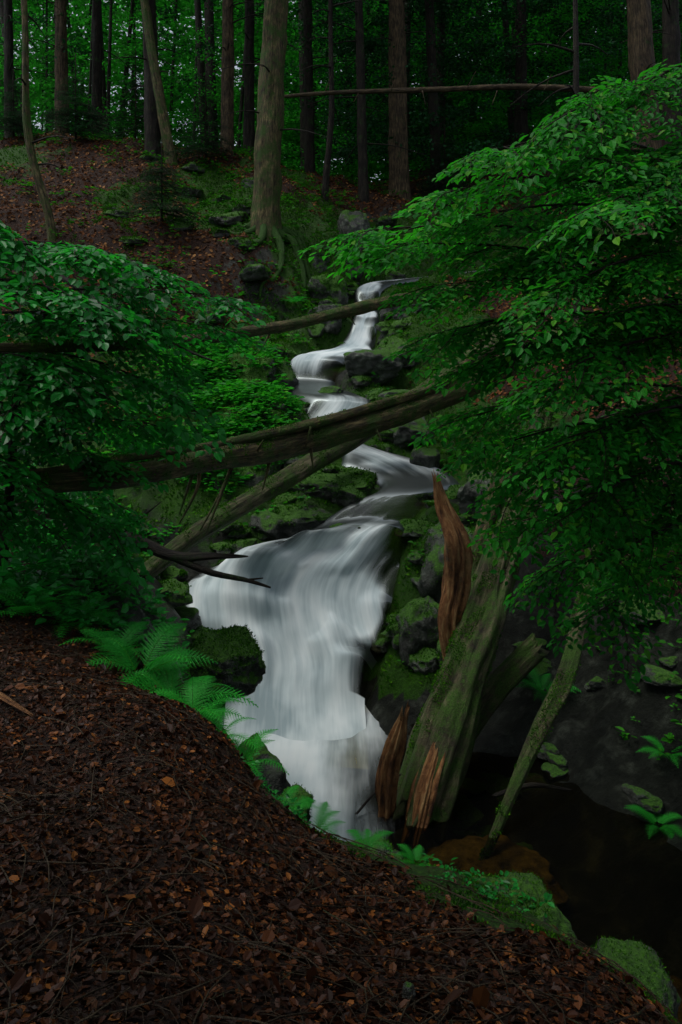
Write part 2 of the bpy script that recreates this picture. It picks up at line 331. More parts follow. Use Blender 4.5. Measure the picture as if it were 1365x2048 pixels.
leftm = np.exp(-(((GX+1.9)/1.6)**2+((GY-14.5)/2.6)**2))
treem = np.exp(-(((GX+1.6)/2.8)**2+((GY-22)/2.8)**2))
moss = np.clip(.26+mo*.4+.40*streamy*(GY > 8.5)+.40*edge+.8*leftm+.38*treem, 0, 1.2)
moss *= np.where((GY < 6) & (GZ > zlim), .1, 1); moss = np.where(GZ < -4.3, 0, moss)
def gh(x, y):
    x = np.atleast_1d(np.asarray(x, float)); y = np.atleast_1d(np.asarray(y, float))
    i = np.clip(np.searchsorted(gx, x)-1, 0, len(gx)-2); j = np.clip(np.searchsorted(gy, y)-1, 0, len(gy)-2)
    fx = (x-gx[i])/(gx[i+1]-gx[i]); fy = (y-gy[j])/(gy[j+1]-gy[j])
    return GZ[j, i]*(1-fx)*(1-fy)+GZ[j, i+1]*fx*(1-fy)+GZ[j+1, i]*(1-fx)*fy+GZ[j+1, i+1]*fx*fy
def ga(A, x, y):
    i = np.clip(np.searchsorted(gx, x)-1, 0, len(gx)-2); j = np.clip(np.searchsorted(gy, y)-1, 0, len(gy)-2); return A[j, i]
def gn(x, y):
    e = .06; return nrm(np.stack([-(gh(x+e, y)-gh(x-e, y))/(2*e), -(gh(x, y+e)-gh(x, y-e))/(2*e), np.ones(len(np.atleast_1d(x)))], -1))
def G(x, y): return float(gh(x, y)[0])
def grid_q(nx, ny):
    I, J = np.meshgrid(np.arange(nx-1), np.arange(ny-1)); return np.stack([J*nx+I, J*nx+I+1, (J+1)*nx+I+1, (J+1)*nx+I], -1).reshape(-1, 4)
mb = MB(); mb.add(np.stack([GX, GY, GZ], -1).reshape(-1, 3), grid_q(len(gx), len(gy))); mb.extra = {'moss': moss, 'rock': rock}
mb.build('ground', M_ground)

# ------------------------------------------------------------------ water
e1 = nrm(np.gradient(WP, axis=0)); e2 = nrm(np.gradient(WP, axis=1)); nn = nrm(np.cross(e2, e1)); nn = np.where(nn[..., 2:3] < 0, -nn, nn)
ac = (sa[None, :]-.5)*wid[:, None]; al = LA[:, None]+0*ac
edgef = np.minimum(sa, 1-sa)[None, :]*wid[:, None]
ri = np.linspace(0, len(ROWS)-1, MROW)[:, None]+.7*fbm(ac*1.8, al*.15, 3., 3, 61)*sstep(.0, .8, edgef)
F0 = np.interp(ri, np.arange(len(ROWS)), RF)
mainf = sstep(-2.5, -2.9, mid[:, 2])[:, None]*(1-sstep(-4.1, -4.4, mid[:, 2]))[:, None]
flat_ = (1-sstep(-4.2, -4.45, mid[:, 2]))[:, None]
dsp = flat_*np.maximum(F0, 0)*(.03*fbm(ac*2.4, al*.9, 0, 2, 3))+mainf*(.24*fbm(ac*1.5+2, al*1.6, 1., 2, 8)+.05*fbm(ac*5, al*1.0, 2., 2, 9)+.08)+(1-flat_)*.025*fbm(ac*1.6, al*1.6, 5., 3, 10)
dsp = np.where(dsp < -.03, -.03+(dsp+.03)*.2, dsp)
WPd = WP+nn*dsp[..., None]
WPd[..., 2] -= .12*(np.abs(sa[None, :]-.5)*2)**6*np.maximum(flat_, .25)
en = np.where(mainf > .2, .22, .26)+.30*fbm(al*1.6, np.sign(ac)*3, 0, 3, 4)
foam = F0*sstep(-.02, 1, edgef/(np.maximum(en, 0)+.14))
foam = np.where(flat_ < .6, np.maximum(foam, 1.2), foam)
mb = MB(); mb.add(WPd.reshape(-1, 3), grid_q(NA, MROW), None, np.stack([ac, al, 0*ac], -1).reshape(-1, 3)); mb.extra = {'foam': foam}
mb.build('waterfall', M_water)
px = np.arange(-3, 9, .07); py = np.arange(-4, 9.7, .07); PX, PY = np.meshgrid(px, py)
path = catmull(np.array([(-.7, 9.3, 0), (-.65, 8.6, 0), (-.5, 7.9, 0), (-.25, 7.3, 0), (0.0, 6.8, 0), (.25, 6.4, 0)]), 40)
dd = np.min(np.stack([np.hypot(PX-p[0], PY-p[1])/(1.35-.75*k/39)+k/39*.55 for k, p in enumerate(path)]), axis=0)
dd = dd+.12*fbm(PX*1.5, PY*.8, 0, 3, 14)
fm = np.clip(1.38-dd*1.05, 0, 1.3)
PZ = POOL+.02*fbm(PX*1.2, PY*1.2, 0, 2, 3)*fm
mb = MB(); mb.add(np.stack([PX, PY, PZ], -1).reshape(-1, 3), grid_q(len(px), len(py)), None, np.stack([PX*.5, PY*.9, 0*PX], -1).reshape(-1, 3)); mb.extra = {'foam': fm}
mb.build('stream_pool', M_pool)

# ------------------------------------------------------------------ rocks
def ico(sub):
    import bmesh
    bm = bmesh.new(); bmesh.ops.create_icosphere(bm, subdivisions=sub, radius=1)
    v = np.array([x.co[:] for x in bm.verts]); t = np.array([[w.index for w in f.verts] for f in bm.faces]); bm.free(); return v, t
ICO4 = ico(5); ICO3 = ico(4)
def rockobj(name, c, size, seed, mat=None, rot=0, hi=False, block=.5, parent=None, fuzz=0, fs=.02, cut=-.25):
    v, t = ICO4 if hi else ICO3
    p = v/np.power((np.abs(v)**(2+block*4)).sum(1, keepdims=True), 1/(2+block*4))
    r = np.random.default_rng(seed)
    for k in range(9):
        d = nrm(r.normal(size=3)); lim = r.uniform(.62, .95); e = p@d; p = p-np.maximum(e-lim, 0)[:, None]*d*.85
    p = p*(1+.16*fbm(v[:, 0]*1.3+seed, v[:, 1]*1.3, v[:, 2]*1.3, 5, seed))[:, None]
    p = p*(1-.14*np.abs(fbm(v[:, 0]*3, v[:, 1]*3+seed, v[:, 2]*3, 4, seed+9)))[:, None]
    nl = nrm(p/np.array(size)); p = p*np.array(size); ca, sb = math.cos(rot), math.sin(rot)
    R = lambda p: np.stack([p[:, 0]*ca-p[:, 1]*sb, p[:, 0]*sb+p[:, 1]*ca, p[:, 2]], -1)
    p = R(p)+np.array(c); nl = R(nl)
    m_ = MB(); m_.add(p, None, t); ob = m_.build(name, mat or M_rock, True, parent)
    if fuzz:
        w_ = np.where((nl[:, 2] > .1) & (fbm(p[:, 0]*6, p[:, 1]*6, p[:, 2]*6, 3, seed) > cut))[0]; ix = r.choice(w_, fuzz)
        P = p[ix]+r.normal(0, .02, (fuzz, 3))*np.mean(size)*1.2-nl[ix]*fs*.3; D = nl[ix]+r.normal(0, .5, (fuzz, 3)); vv, qq = quadgeo(P, D, r.normal(size=(fuzz, 3)), fs*r.uniform(.5, 1.3, fuzz), .45)
        f_ = MB(); f_.add(vv, qq); f_.build('moss_tufts', M_moss, False, ob)
    return ob
rockobj('boulder', (-.90, 5.95, -2.47), (.32, .36, .27), 3, M_mrock, .2, True, 0, fuzz=5500, fs=.018)
rockobj('boulder', (.62, 16.3, -.45), (.66, .6, .42), 5, M_lrock, .3, True)
rockobj('boulder', (1.25, 17.2, -.1), (.5, .6, .45), 6, M_mrock, .8, True, fuzz=1500, fs=.04)
rockobj('boulder', (-.45, 20.6, 1.45), (.55, .6, .6), 8, M_mrock, .1, True, fuzz=2500, fs=.05)
rockobj('boulder', (-.35, 19.0, .75), (.5, .5, .4), 38, M_rock, .6, True, fuzz=1200, fs=.05, cut=.1)
rockobj('boulder', (.5, 22.6, 3.3), (.55, .5, .9), 9, M_lrock, .5, True, .8)
rockobj('boulder', (.25, 22.0, 2.3), (.4, .5, .45), 29, M_mrock, .5, True, .6, fuzz=1500, fs=.05)
rockobj('boulder', (-.9, 21.6, 2.5), (.7, .6, .6), 28, M_mrock, .8, True, .4, fuzz=2500, fs=.05)
rockobj('boulder', (1.7, 19.3, 1.05), (.55, .6, .42), 10, M_lrock, .5, True, fuzz=1000, fs=.05)
rockobj('boulder', (1.35, 18.3, .45), (.4, .5, .35), 39, M_mrock, .5, True, fuzz=1000, fs=.05)
rockobj('boulder', (2.1, 11.3, -2.25), (.38, .4, .4), 12, M_lrock, 1.1, True)
rockobj('boulder', (-.1, 12.3, -2.2), (.75, .55, .3), 14, M_mrock, -.3, True, .2, fuzz=3500, fs=.035)
rockobj('boulder', (-.55, 11.55, -2.62), (.55, .35, .26), 24, M_rock, .4, True, .3, fuzz=1500, fs=.03, cut=.1)
rockobj('boulder', (.12, 11.15, -2.72), (.30, .16, .15), 25, M_rock, .1, True, .3)
rockobj('boulder', (-1.8, 12.5, -2.1), (.9, .8, .5), 15, M_mrock, .4, True, .2, fuzz=4500, fs=.035)
rockobj('boulder', (-1.5, 14.1, -1.4), (.9, .8, .6), 18, M_mrock, .2, True, .2, fuzz=5000, fs=.045)
rockobj('boulder', (-1.9, 15.6, -.6), (.9, .9, .6), 19, M_mrock, .9, True, .2, fuzz=4000, fs=.045)
rockobj('boulder', (1.2, 14.2, -1.55), (.6, .4, .35), 16, M_lrock, .3, True)
rockobj('boulder', (-.15, 15.25, -.86), (.28, .2, .14), 26, M_rock, .3, True)
rockobj('boulder', (1.6, 10.4, -3.2), (.6, .6, .7), 17, M_rock, .7, True, fuzz=3000, fs=.03, cut=0)
rockobj('boulder', (1.05, 9.9, -3.75), (.35, .4, .5), 37, M_rock, .2, True, fuzz=2000, fs=.025, cut=0)
rockobj('boulder', (.1, 3.72, -2.76), (.30, .22, .22), 41, M_rock, .4, True, .3, fuzz=3500, fs=.012, cut=0)
rockobj('boulder', (.46, 3.42, -2.54), (.27, .2, .15), 42, M_rock, -.3, True, .4, fuzz=3500, fs=.011, cut=0)
rockobj('boulder', (.80, 3.15, -2.50), (.24, .2, .17), 49, M_rock, -.8, True, .5, fuzz=2500, fs=.011, cut=.05)
rockobj('boulder', (1.08, 2.88, -2.50), (.2, .22, .14), 43, M_lrock, -.5, True, .4, fuzz=1500, fs=.010, cut=.1)
rockobj('boulder', (.80, 2.75, -2.25), (.12, .10, .07), 48, M_lrock, -.2, True, .4, fuzz=150, fs=.007)
rockobj('boulder', (-.35, 4.15, -2.66), (.22, .2, .22), 44, M_mrock, -.5, True, .4, fuzz=2000, fs=.013)
rockobj('boulder', (-.66, 5.3, -3.1), (.22, .3, .32), 45, M_rock, .5, True, .4)
rockobj('boulder', (1.2, 15.1, -1.0), (.45, .4, .2), 46, M_lrock, .5, True, .3)
rockobj('streambed_rock', (1.25, 6.7, -4.78), (.7, .5, .16), 53, M_sand, .3, True, .2)
rockobj('streambed_rock', (2.3, 5.3, -4.82), (.5, .4, .14), 54, M_sand, .3, True, .2)
e = empty('streamside_rocks')
for k in range(170):
    i = rng.integers(20, MROW-54); side = rng.random() < .5
    p = (cl if side else cr_)[i]; o = rng.uniform(-.15, 1.1); x = p[0]+(-o if side else o); y = p[1]+rng.normal(0, .2)
    s_ = rng.uniform(.09, .32)*(.6 if o < .1 else 1); mk = rng.random() < .75
    rockobj('rock_%d' % k, (x, y, max(G(x, y), p[2]-.25)+s_*.1), (s_*rng.uniform(.8, 1.5), s_, s_*rng.uniform(.45, .8)), 100+k, M_mrock if mk else (M_lrock if k % 4 == 0 else M_rock), rng.uniform(0, 3), parent=e, fuzz=700 if mk else 0, fs=.035)
for k in range(30):
    x = rng.uniform(1.2, 3.8); y = rng.uniform(7.2, 10.5); s_ = rng.uniform(.06, .22)
    rockobj('rock_b%d' % k, (x, y, G(x, y)+s_*.05), (s_*1.4, s_, s_*.6), 300+k, M_rock, rng.uniform(0, 3), parent=e)
for k in range(26):
    x = rng.uniform(-7, 2.5); y = rng.uniform(18, 26); s_ = rng.uniform(.15, .45)
    if ga(DS, x, y) < .6: continue
    rockobj('rock_c%d' % k, (x, y, G(x, y)), (s_*1.4, s_, s_*.6), 360+k, M_mrock, rng.uniform(0, 3), parent=e, fuzz=900, fs=.05)

# ------------------------------------------------------------------ logs
def log(name, pts, rad, mat=M_log, sides=20, amp=.12, stubs=(), jag=.05, seed=1, flute=.1, flat=1., moss=0):
    par = empty(name); m_ = MB(); tube(m_, pts, rad, sides, len(pts)*14, amp, 4, flat, jag, jag, seed, flute=flute)
    m_.build('trunk', mat, True, par)
    if moss:
        r = np.random.default_rng(seed); P = catmull(np.array(pts, float), 200); R_ = np.interp(np.linspace(0, 1, 200), np.linspace(0, 1, len(rad)), rad); T = nrm(np.gradient(P, axis=0)); A = nrm(np.cross(T, [0, 0, 1.])); B = np.cross(A, T)
        ix = r.integers(0, 200, moss*3); th = r.normal(math.pi/2, .9, moss*3); nl = A[ix]*np.cos(th)[:, None]+B[ix]*np.sin(th)[:, None]; Q = P[ix]+nl*(R_[ix]*.98)[:, None]+T[ix]*r.uniform(-.04, .04, (moss*3, 1))
        k = fbm(Q[:, 0]*4, Q[:, 1]*4, Q[:, 2]*4, 3, seed) > .05; Q, nl = Q[k][:moss], nl[k][:moss]
        v, q = quadgeo(Q, nl+r.normal(0, .5, Q.shape), r.normal(size=Q.shape), .022*r.uniform(.5, 1.4, len(Q)), .5); f_ = MB(); f_.add(v, q); f_.build('moss_tufts', M_moss, False, par)
    if stubs:
        m_ = MB()
        for k, s_ in enumerate(stubs): tube(m_, s_[0], s_[1], 7, None, .15, 5, seed=seed+k+1)
        m_.build('broken_branches', mat, True, par)
    return par
log('fallen_log', [(-3.0, 4.9, .02), (-2.44, 5.3, .02), (-1.95, 5.9, .03), (-1.66, 7.4, .08), (-1.3, 9.6, .22), (-.65, 11.8, .43), (.16, 13.5, .72), (.95, 14.7, .95), (1.98, 15.8, 1.16), (3.6, 17, 1.5)], [.028, .032, .040, .055, .075, .09, .105, .115, .12, .13], M_barkm,
    stubs=[([(.1, 13.4, .7), (.25, 13.3, .45)], [.02, .008]), ([(-1.3, 9.8, .24), (-1.5, 9.7, .45)], [.02, .008]), ([(-1.0, 10.8, .3), (-1.1, 10.6, .05)], [.02, .008])], seed=3, moss=1500)
c2 = np.array([(-2.32, 5.8, -1.04), (-1.95, 6.6, -1.12), (-1.50, 7.9, -1.18), (-.95, 9.1, -1.24), (-.41, 10, -1.2), (.49, 10.8, -1.02), (1.56, 11.8, -.72), (2.7, 12.2, -.25), (4.0, 12.6, .3)])
stb = []
for t_, dx, dz in ((.25, -.15, -.5), (.32, -.3, -.8), (.40, -.1, -.45), (.5, .05, -.35), (.62, .12, -.25), (.72, .1, -.2), (.36, .12, .2)):
    p = catmull(c2, 101)[int(t_*100)]+[0, -.1, 0]
    stb.append(([p, p+[dx*.5, -.1, dz*.5], p+[dx, -.15, dz]], [.026, .018, .006]))
log('fallen_log', c2, [.07, .09, .115, .135, .155, .17, .19, .2, .2], M_barkm, 30, stubs=stb, seed=5, moss=8000, flute=.14)
log('fallen_log', [(-2.55, 5.6, -.93), (-2.25, 6.1, -.97), (-1.86, 7.2, -1.01), (-1.31, 8.5, -1.05), (-.41, 9.9, -.98), (.56, 10.8, -.78), (1.45, 11.6, -.55), (2.26, 12.2, 0)], [.025, .032, .042, .055, .065, .07, .065, .05], M_barkm, 12,
    stubs=[([(-1.55, 8.0, -1.05), (-1.5, 7.9, -1.4), (-1.68, 7.8, -1.8)], [.025, .02, .008]), ([(-1.2, 8.7, -1.05), (-1.32, 8.6, -1.5), (-1.6, 8.5, -2.05)], [.026, .018, .008]), ([(-.4, 9.8, -1), (-.46, 9.7, -1.25)], [.022, .01])], seed=7, moss=2000, flute=.2)
log('fallen_log', [(-2.3, 8.6, -2.6), (-1.8, 9.3, -2.28), (-1.24, 10.2, -2.04), (-.5, 11.4, -1.75), (.15, 12.3, -1.48), (1.2, 13.1, -.9), (2.4, 14, -.2), (3.4, 14.8, .4)], [.10, .12, .13, .145, .155, .16, .16, .16], M_log, 24, seed=9, amp=.1, moss=4000)
log('leaning_log', [(.72, 7.35, -4.62), (1.05, 7.8, -4.0), (1.5, 8.4, -3.25), (1.9, 9.1, -2.6), (2.4, 10, -2.0), (3.0, 11.2, -.9)], [.26, .28, .25, .22, .2, .16], M_log, 70, .2, seed=11, jag=.25, flute=.3, moss=10000)
log('leaning_log', [(1.3, 8.9, -3.5), (1.5, 9.1, -2.9), (1.85, 9.6, -2.2), (2.3, 10.2, -1.3)], [.07, .09, .1, .09], M_barkm, 14, seed=13, moss=1500)
log('broken_snag', [(1.30, 8.5, -3.75), (1.23, 8.5, -3.1), (1.32, 8.55, -2.6), (1.30, 8.55, -2.15), (1.16, 8.6, -1.8), (1.09, 8.6, -1.5)], [.05, .10, .12, .11, .07, .025], M_wood, 50, .4, jag=.2, seed=15, flute=.55, flat=.55)
log('broken_snag', [(.44, 7.25, -4.6), (.47, 7.25, -4.1), (.54, 7.25, -3.8), (.6, 7.25, -3.55)], [.07, .09, .08, .03], M_wood, 40, .4, jag=.2, seed=17, flute=.6, flat=.4)
log('split_wood_piece', [(.70, 7.10, -4.55), (.80, 7.24, -4.25), (.92, 7.38, -4.0), (1.02, 7.55, -3.8)], [.07, .10, .08, .02], M_wood, 40, .3, jag=.3, seed=27, flute=.6, flat=.5)
log('leaning_log', [(1.25, 8.2, -4.35), (1.7, 8.4, -3.85), (2.25, 8.6, -3.4)], [.12, .13, .12], M_log, 24, seed=19, jag=.1, flute=.2)
log('leaning_log', [(1.3, 6.85, -4.65), (1.75, 7.3, -4.1), (2.35, 7.9, -3.5), (2.7, 8.4, -3.0), (2.98, 8.8, -2.5), (3.1, 9.2, -1.8)], [.03, .06, .085, .10, .10, .09], M_log, 24, .2, seed=21, jag=.15, flat=.7, flute=.3, moss=2500)
log('dead_branch', [(-3.6, 8.3, -1.9), (-2.4, 8.1, -2.02), (-1.8, 8.0, -2.2), (-1.35, 8, -2.2), (-1.02, 8, -2.2)], [.07, .06, .05, .035, .01], M_dark, 10,
    stubs=[([(-1.8, 8, -2.2), (-1.4, 7.95, -2.35), (-1.0, 7.9, -2.42), (-.74, 7.9, -2.5)], [.04, .035, .025, .01]), ([(-1.0, 7.9, -2.42), (-.82, 7.9, -2.4)], [.015, .006]), ([(-2.4, 8, -2.0), (-1.9, 7.9, -1.6)], [.02, .006])], seed=23, flute=.3, amp=.25)
log('dead_branch', [(-4.8, 8.6, .9), (-3.6, 8, 1.1), (-2.9, 7.8, .75), (-2.0, 7.6, .2), (-1.3, 7.5, -.1)], [.03, .03, .03, .02, .01], M_dark, 8, seed=25)
log('dead_branch', [(.15, 7.2, -4.45), (.4, 7.4, -4.3), (.7, 7.6, -4.25)], [.012, .014, .006], M_dark, 6, seed=26)
log('dead_branch', [(1.5, 7.4, -4.4), (1.9, 7.5, -4.35), (2.3, 7.5, -4.4)], [.02, .025, .01], M_dark, 6, seed=28)
log('fallen_log', [(-2.1, 24, 8.1), (0, 24, 8.25), (3, 24.2, 8.4), (6, 24.5, 8.6), (9.5, 25, 8.6)], [.05, .07, .09, .10, .10], M_bark, 10, seed=31,
    stubs=[([(x, 24, 8.3), (x+dx, 23.9, 8.3+dz)], [.02, .006]) for x, dx, dz in ((-.5, .2, .5), (.6, -.2, -.4), (1.6, .2, .6), (2.6, .1, -.5), (4, .3, .6), (5, -.2, -.5), (6.5, .2, .5))])

# ------------------------------------------------------------------ trees
def conifer_crown(mbl, x, y, z0, z1, R, nb, per, size=.16):
    for k in range(nb):
        f = rng.random(); z = z0+(z1-z0)*f; Lb = R*(1-f)**.7*rng.uniform(.6, 1.1); az = rng.uniform(0, 6.283)
        t = np.sqrt(rng.random(per)); d = np.array([math.cos(az), math.sin(az), 0]); s_ = np.array([-d[1], d[0], 0])
        P = np.array([x, y, z])+d*(t*Lb)[:, None]+s_*(rng.normal(0, .22, per)*Lb*t)[:, None]
        P[:, 2] += -.25*Lb*t**2+rng.normal(0, .05, per)
        D = d+s_*rng.normal(0, .8, per)[:, None]+[0, 0, -.2]; Nn = np.array([0, 0, 1.])+rng.normal(0, .3, (per, 3))
        v, q = quadgeo(P, D, Nn, rng.uniform(.7, 1.3, per)*size*1.6, .4); mbl.add(v, q)
def tree(name, x, y, r, lean=(0, 0), H=20, mat=M_bark, crown=True, bend=0, dead=10, z0=None, roots=False, cb=.42, R=3.0, nb=60, sz=.16):
    zb = G(x, y)-.3 if z0 is None else z0
    par = empty(name); m_ = MB()
    pts = [(x, y, zb), (x+lean[0]*.04+bend*.2, y, zb+.9), (x+lean[0]*.2+bend, y+lean[1]*.2, zb+H*.22), (x+lean[0]*.5, y+lean[1]*.5, zb+H*.5), (x+lean[0], y+lean[1], zb+H)]
    tube(m_, pts, [r*1.5, r*1.05, r*.92, r*.7, r*.1], 28, 60, .12, 5, seed=int(abs(x*13+y*7)) % 97, flute=.12)
    m_.build('trunk', mat, True, par)
    if roots:
        m_ = MB()
        for a, Lr in ((-2.6, 1.2), (-1.9, 1.6), (-1.2, 2.0), (-.6, 2.2), (-.1, 1.8), (.4, 1.4), (3.0, 1.2)):
            rp = []
            for t in np.linspace(.08, 1, 7):
                xx = x+math.cos(a+.35*math.sin(t*5))*Lr*t; yy = y+math.sin(a+.35*math.sin(t*5))*Lr*t; rp.append((xx, yy, G(xx, yy)+.30*(1-t)**2-.01))
            tube(m_, rp, [.18, .12, .09, .07, .05, .02], 9, 24, .3, 5, seed=int(a*10+50))
        m_.build('roots', M_root, True, par)
    if dead:
        m_ = MB()
        for k in range(dead):
            h = rng.uniform(.12, .6)*H; az = rng.uniform(0, 6.283); Lb = rng.uniform(.5, 2.2)
            f = h/H; c = np.array([np.interp(f, [0, .22, .5, 1], [x, x+lean[0]*.2+bend, x+lean[0]*.5, x+lean[0]]), y+lean[1]*f, zb+h])
            d = np.array([math.cos(az), math.sin(az), rng.uniform(-.3, .3)])
            tube(m_, [c, c+d*Lb*.5+[0, 0, .05], c+d*Lb+[0, 0, -.15]], [.035, .02, .006], 5, 6, caps=False)
        m_.build('dead_branches', M_dark, True, par)
    if crown:
        m_ = MB(); conifer_crown(m_, x+lean[0]*.7, y+lean[1]*.7, zb+H*cb, zb+H*1.02, R, nb, 55, sz); m_.build('crown', M_hem, False, par)
    return par
tree('hemlock_tree', -2.15, 21.2, .39, (1.0, 0), 22, M_barkm, roots=True, dead=14)
tree('hemlock_tree', 2.1, 27, .34, (-.3, 0), 23, M_bark, dead=16)
tree('hemlock_tree', .78, 26, .17, (-.4, 0), 18, M_dark)
tree('birch_tree', -.55, 25, .10, (.4, 0), 15, M_dark, crown=False, bend=.15)
tree('hemlock_tree', -6.5, 26, .26, (-.6, 0), 20, M_dark)
tree('maple_tree', -5.7, 25.4, .17, (-3.0, .5), 18, M_barkm, crown=False, bend=-.1)
tree('hemlock_tree', -10.6, 28.5, .24, (-.2, 0), 20, M_bark)
tree('hemlock_tree', -9.6, 29.5, .2, (0, 0), 20, M_dark)
tree('hemlock_tree', -12.8, 29, .18, (-.3, 0), 20, M_dark)
tree('young_beech_tree', -7.4, 19.3, .1, (-1.6, 0), 14, M_barkm, crown=False, bend=-.35)
tree('hemlock_tree', -4.1, 27, .22, (.1, 0), 20, M_bark)
tree('hemlock_tree', -3.5, 28.5, .2, (.1, 0), 20, M_dark)
tree('hemlock_tree', -1.2, 29, .2, (-.3, 0), 20, M_dark)
tree('hemlock_tree', 4.4, 33, .2, (0, 0), 20, M_dark)
tree('hemlock_tree', 3.6, 28, .2, (-.8, 0), 20, M_dark)
tree('hemlock_tree', 9.1, 22, .38, (-1.2, 0), 21, M_bark, dead=14)
tree('hemlock_tree', 11.5, 26, .3, (-.3, 0), 20, M_dark)
tree('young_hemlock_tree', 5.0, 15.8, .09, (-.1, 0), 12, M_dark, crown=False, dead=16)
tree('hemlock_tree', 7.2, 30, .25, (0, 0), 20, M_dark, cb=.3)
# unseen trees around and behind the viewpoint, added to shade the near bank
tree('hemlock_tree', -2.6, -1.0, .3, (0, 0), 15, M_bark, cb=.36, R=3.8, nb=115, sz=.24)
tree('hemlock_tree', 1.8, -1.6, .3, (0, 0), 15, M_bark, cb=.36, R=4.3, nb=130, sz=.24)
tree('hemlock_tree', 6.3, 3.2, .3, (-.6, 0), 15, M_bark, R=3.6, nb=100, sz=.2)
tree('hemlock_tree', 7.8, 10.5, .3, (0, 0), 17, M_bark)

# distant forest
par = empty('distant_forest'); m_ = MB()
for k in range(85):
    y = rng.uniform(31, 62); x = rng.uniform(-.6, .6)*y; z = G(x, y); r = rng.uniform(.05, .26); ln = rng.normal(0, 1.3)
    tube(m_, [(x, y, z-.3), (x+ln*.4, y, z+8), (x+ln, y, z+20)], [r*1.2, r*.85, r*.3], 8, 12, .08, 5, seed=k, caps=False)
m_.build('trunks', M_dark, True, par)
def clumps(m_, nC, fn, per, size, flat=.35):
    for k in range(nC):
        c, R = fn()
        P = nrm(rng.normal(size=(per, 3)))*(rng.random((per, 1))**.5)*np.array([R, R, R*flat])+c
        D = rng.normal(size=(per, 3))*[1, 1, .4]; Nn = np.array([0, -.35, 1.])+rng.normal(0, .5, (per, 3))
        v, q = quadgeo(P, D, Nn, rng.uniform(.7, 1.3, per)*size, .7); m_.add(v, q)
m_ = MB()
def f1():
    y = rng.uniform(36, 64); x = rng.uniform(-.58, .58)*y; z = G(x, y)+rng.random()*24+.3
    return np.array([x, y, z]), rng.uniform(.8, 2.2)
clumps(m_, 2900, f1, 80, .30, .5)
def f1b():
    while True:
        y = rng.uniform(66, 95); x = rng.uniform(-.5, .6)*y; z = G(x, y)+rng.random()*38
        if x > -.12*y or z < 16 or rng.random() < .34: return np.array([x, y, z]), rng.uniform(1.5, 3.5)
clumps(m_, 1700, f1b, 60, .95, .6)
def f2():
    y = rng.uniform(29, 40); x = rng.uniform(-.5, .55)*y; z = G(x, y)+rng.random()**1.5*6+.2; return np.array([x, y, z]), rng.uniform(.4, 1.3)
clumps(m_, 420, f2, 90, .14)
m_.build('foliage', M_far, False, par)
m_ = MB()
def f3():
    y = rng.uniform(27, 38); x = rng.uniform(-.02, .55)*y; z = G(x, y)+rng.random()*13+1; return np.array([x, y, z]), rng.uniform(.6, 1.6)
clumps(m_, 800, f3, 120, .14, .2)
def f4():
    y = rng.uniform(27, 34); x = rng.uniform(-.5, .1)*y; z = G(x, y)+rng.random()*8+2; return np.array([x, y, z]), rng.uniform(.5, 1.2)
clumps(m_, 150, f4, 90, .12, .2)
m_.build('hemlock_boughs', M_hem, False, par)

# ------------------------------------------------------------------ sprays
def make_spray(seed, ls=.125, tw=.085, sp=.058, lw=1., droop=.22):
    r = np.random.default_rng(seed); P = []; D = []; Nn = []; S = []; mt = MB()
    ax = np.array([[t, .06*math.sin(t*4+seed), -droop*t*t] for t in np.linspace(0, 1, 8)])
    tube(mt, ax, [.009, .003], 4, 8, caps=False)
    side = 1
    for t in np.arange(.06, 1.0, tw):
        side = -side
        b = np.array([np.interp(t, np.linspace(0, 1, 8), ax[:, i]) for i in range(3)])
        Lt = (.46*(1-t)**.8+.10)*r.uniform(.75, 1.15); an = side*r.uniform(.65, 1.0)
        d = np.array([math.cos(an), math.sin(an), -.12+r.normal(0, .12)]); d /= np.linalg.norm(d)
        s2 = np.array([-d[1], d[0], 0])
        nl = max(int(Lt/sp), 2); u = (np.arange(nl)+.6)/nl; sg = np.where(np.arange(nl) % 2 == 0, 1, -1)
        p = b+d*(u*Lt)[:, None]; p[:, 2] -= .25*Lt*u**2
        tube(mt, [b, b+d*Lt*.5-[0, 0, .06*Lt], b+d*Lt-[0, 0, .25*Lt]], [.004, .0015], 3, 4, caps=False)
        dl = d+s2*(sg*r.uniform(.6, 1.1, nl))[:, None]+np.stack([0*u, 0*u, -.25+r.normal(0, .15, nl)], -1)
        P.append(p); D.append(dl); Nn.append(np.array([0, 0, 1.])+r.normal(0, .28, (nl, 3))); S.append(ls*r.uniform(.55, 1.15, nl))
    P.append(ax[-1:]); D.append(np.array([[1, 0, -.4]])); Nn.append(np.array([[0, 0, 1.]])); S.append(np.array([ls]))
    v, q = leafgeo(np.concatenate(P), np.concatenate(D), np.concatenate(Nn), np.concatenate(S), w=lw)
    return (v, q, np.concatenate(mt.v), np.concatenate(mt.q))
SPR = [make_spray(s) for s in range(7)]
SPL = [make_spray(20+s, .16, .10, .075, 1.2, .3) for s in range(7)]
HSP = [make_spray(40+s, .045, .06, .022, .5, .3) for s in range(3)]
def place(ml, mt, T, pos, d, scale, roll=0., up=(0, 0, 1.)):
    d = nrm(np.asarray(d, float)); s_ = nrm(np.cross(np.asarray(up, float), d)); u = np.cross(d, s_)
    c, s0 = math.cos(roll), math.sin(roll); s2 = c*s_+s0*u; u2 = -s0*s_+c*u
    R = np.stack([d, s2, u2], 0)
    ml.add(T[0]@R*scale+pos, T[1])
    if mt is not None: mt.add(T[2]@R*scale+pos, T[3])
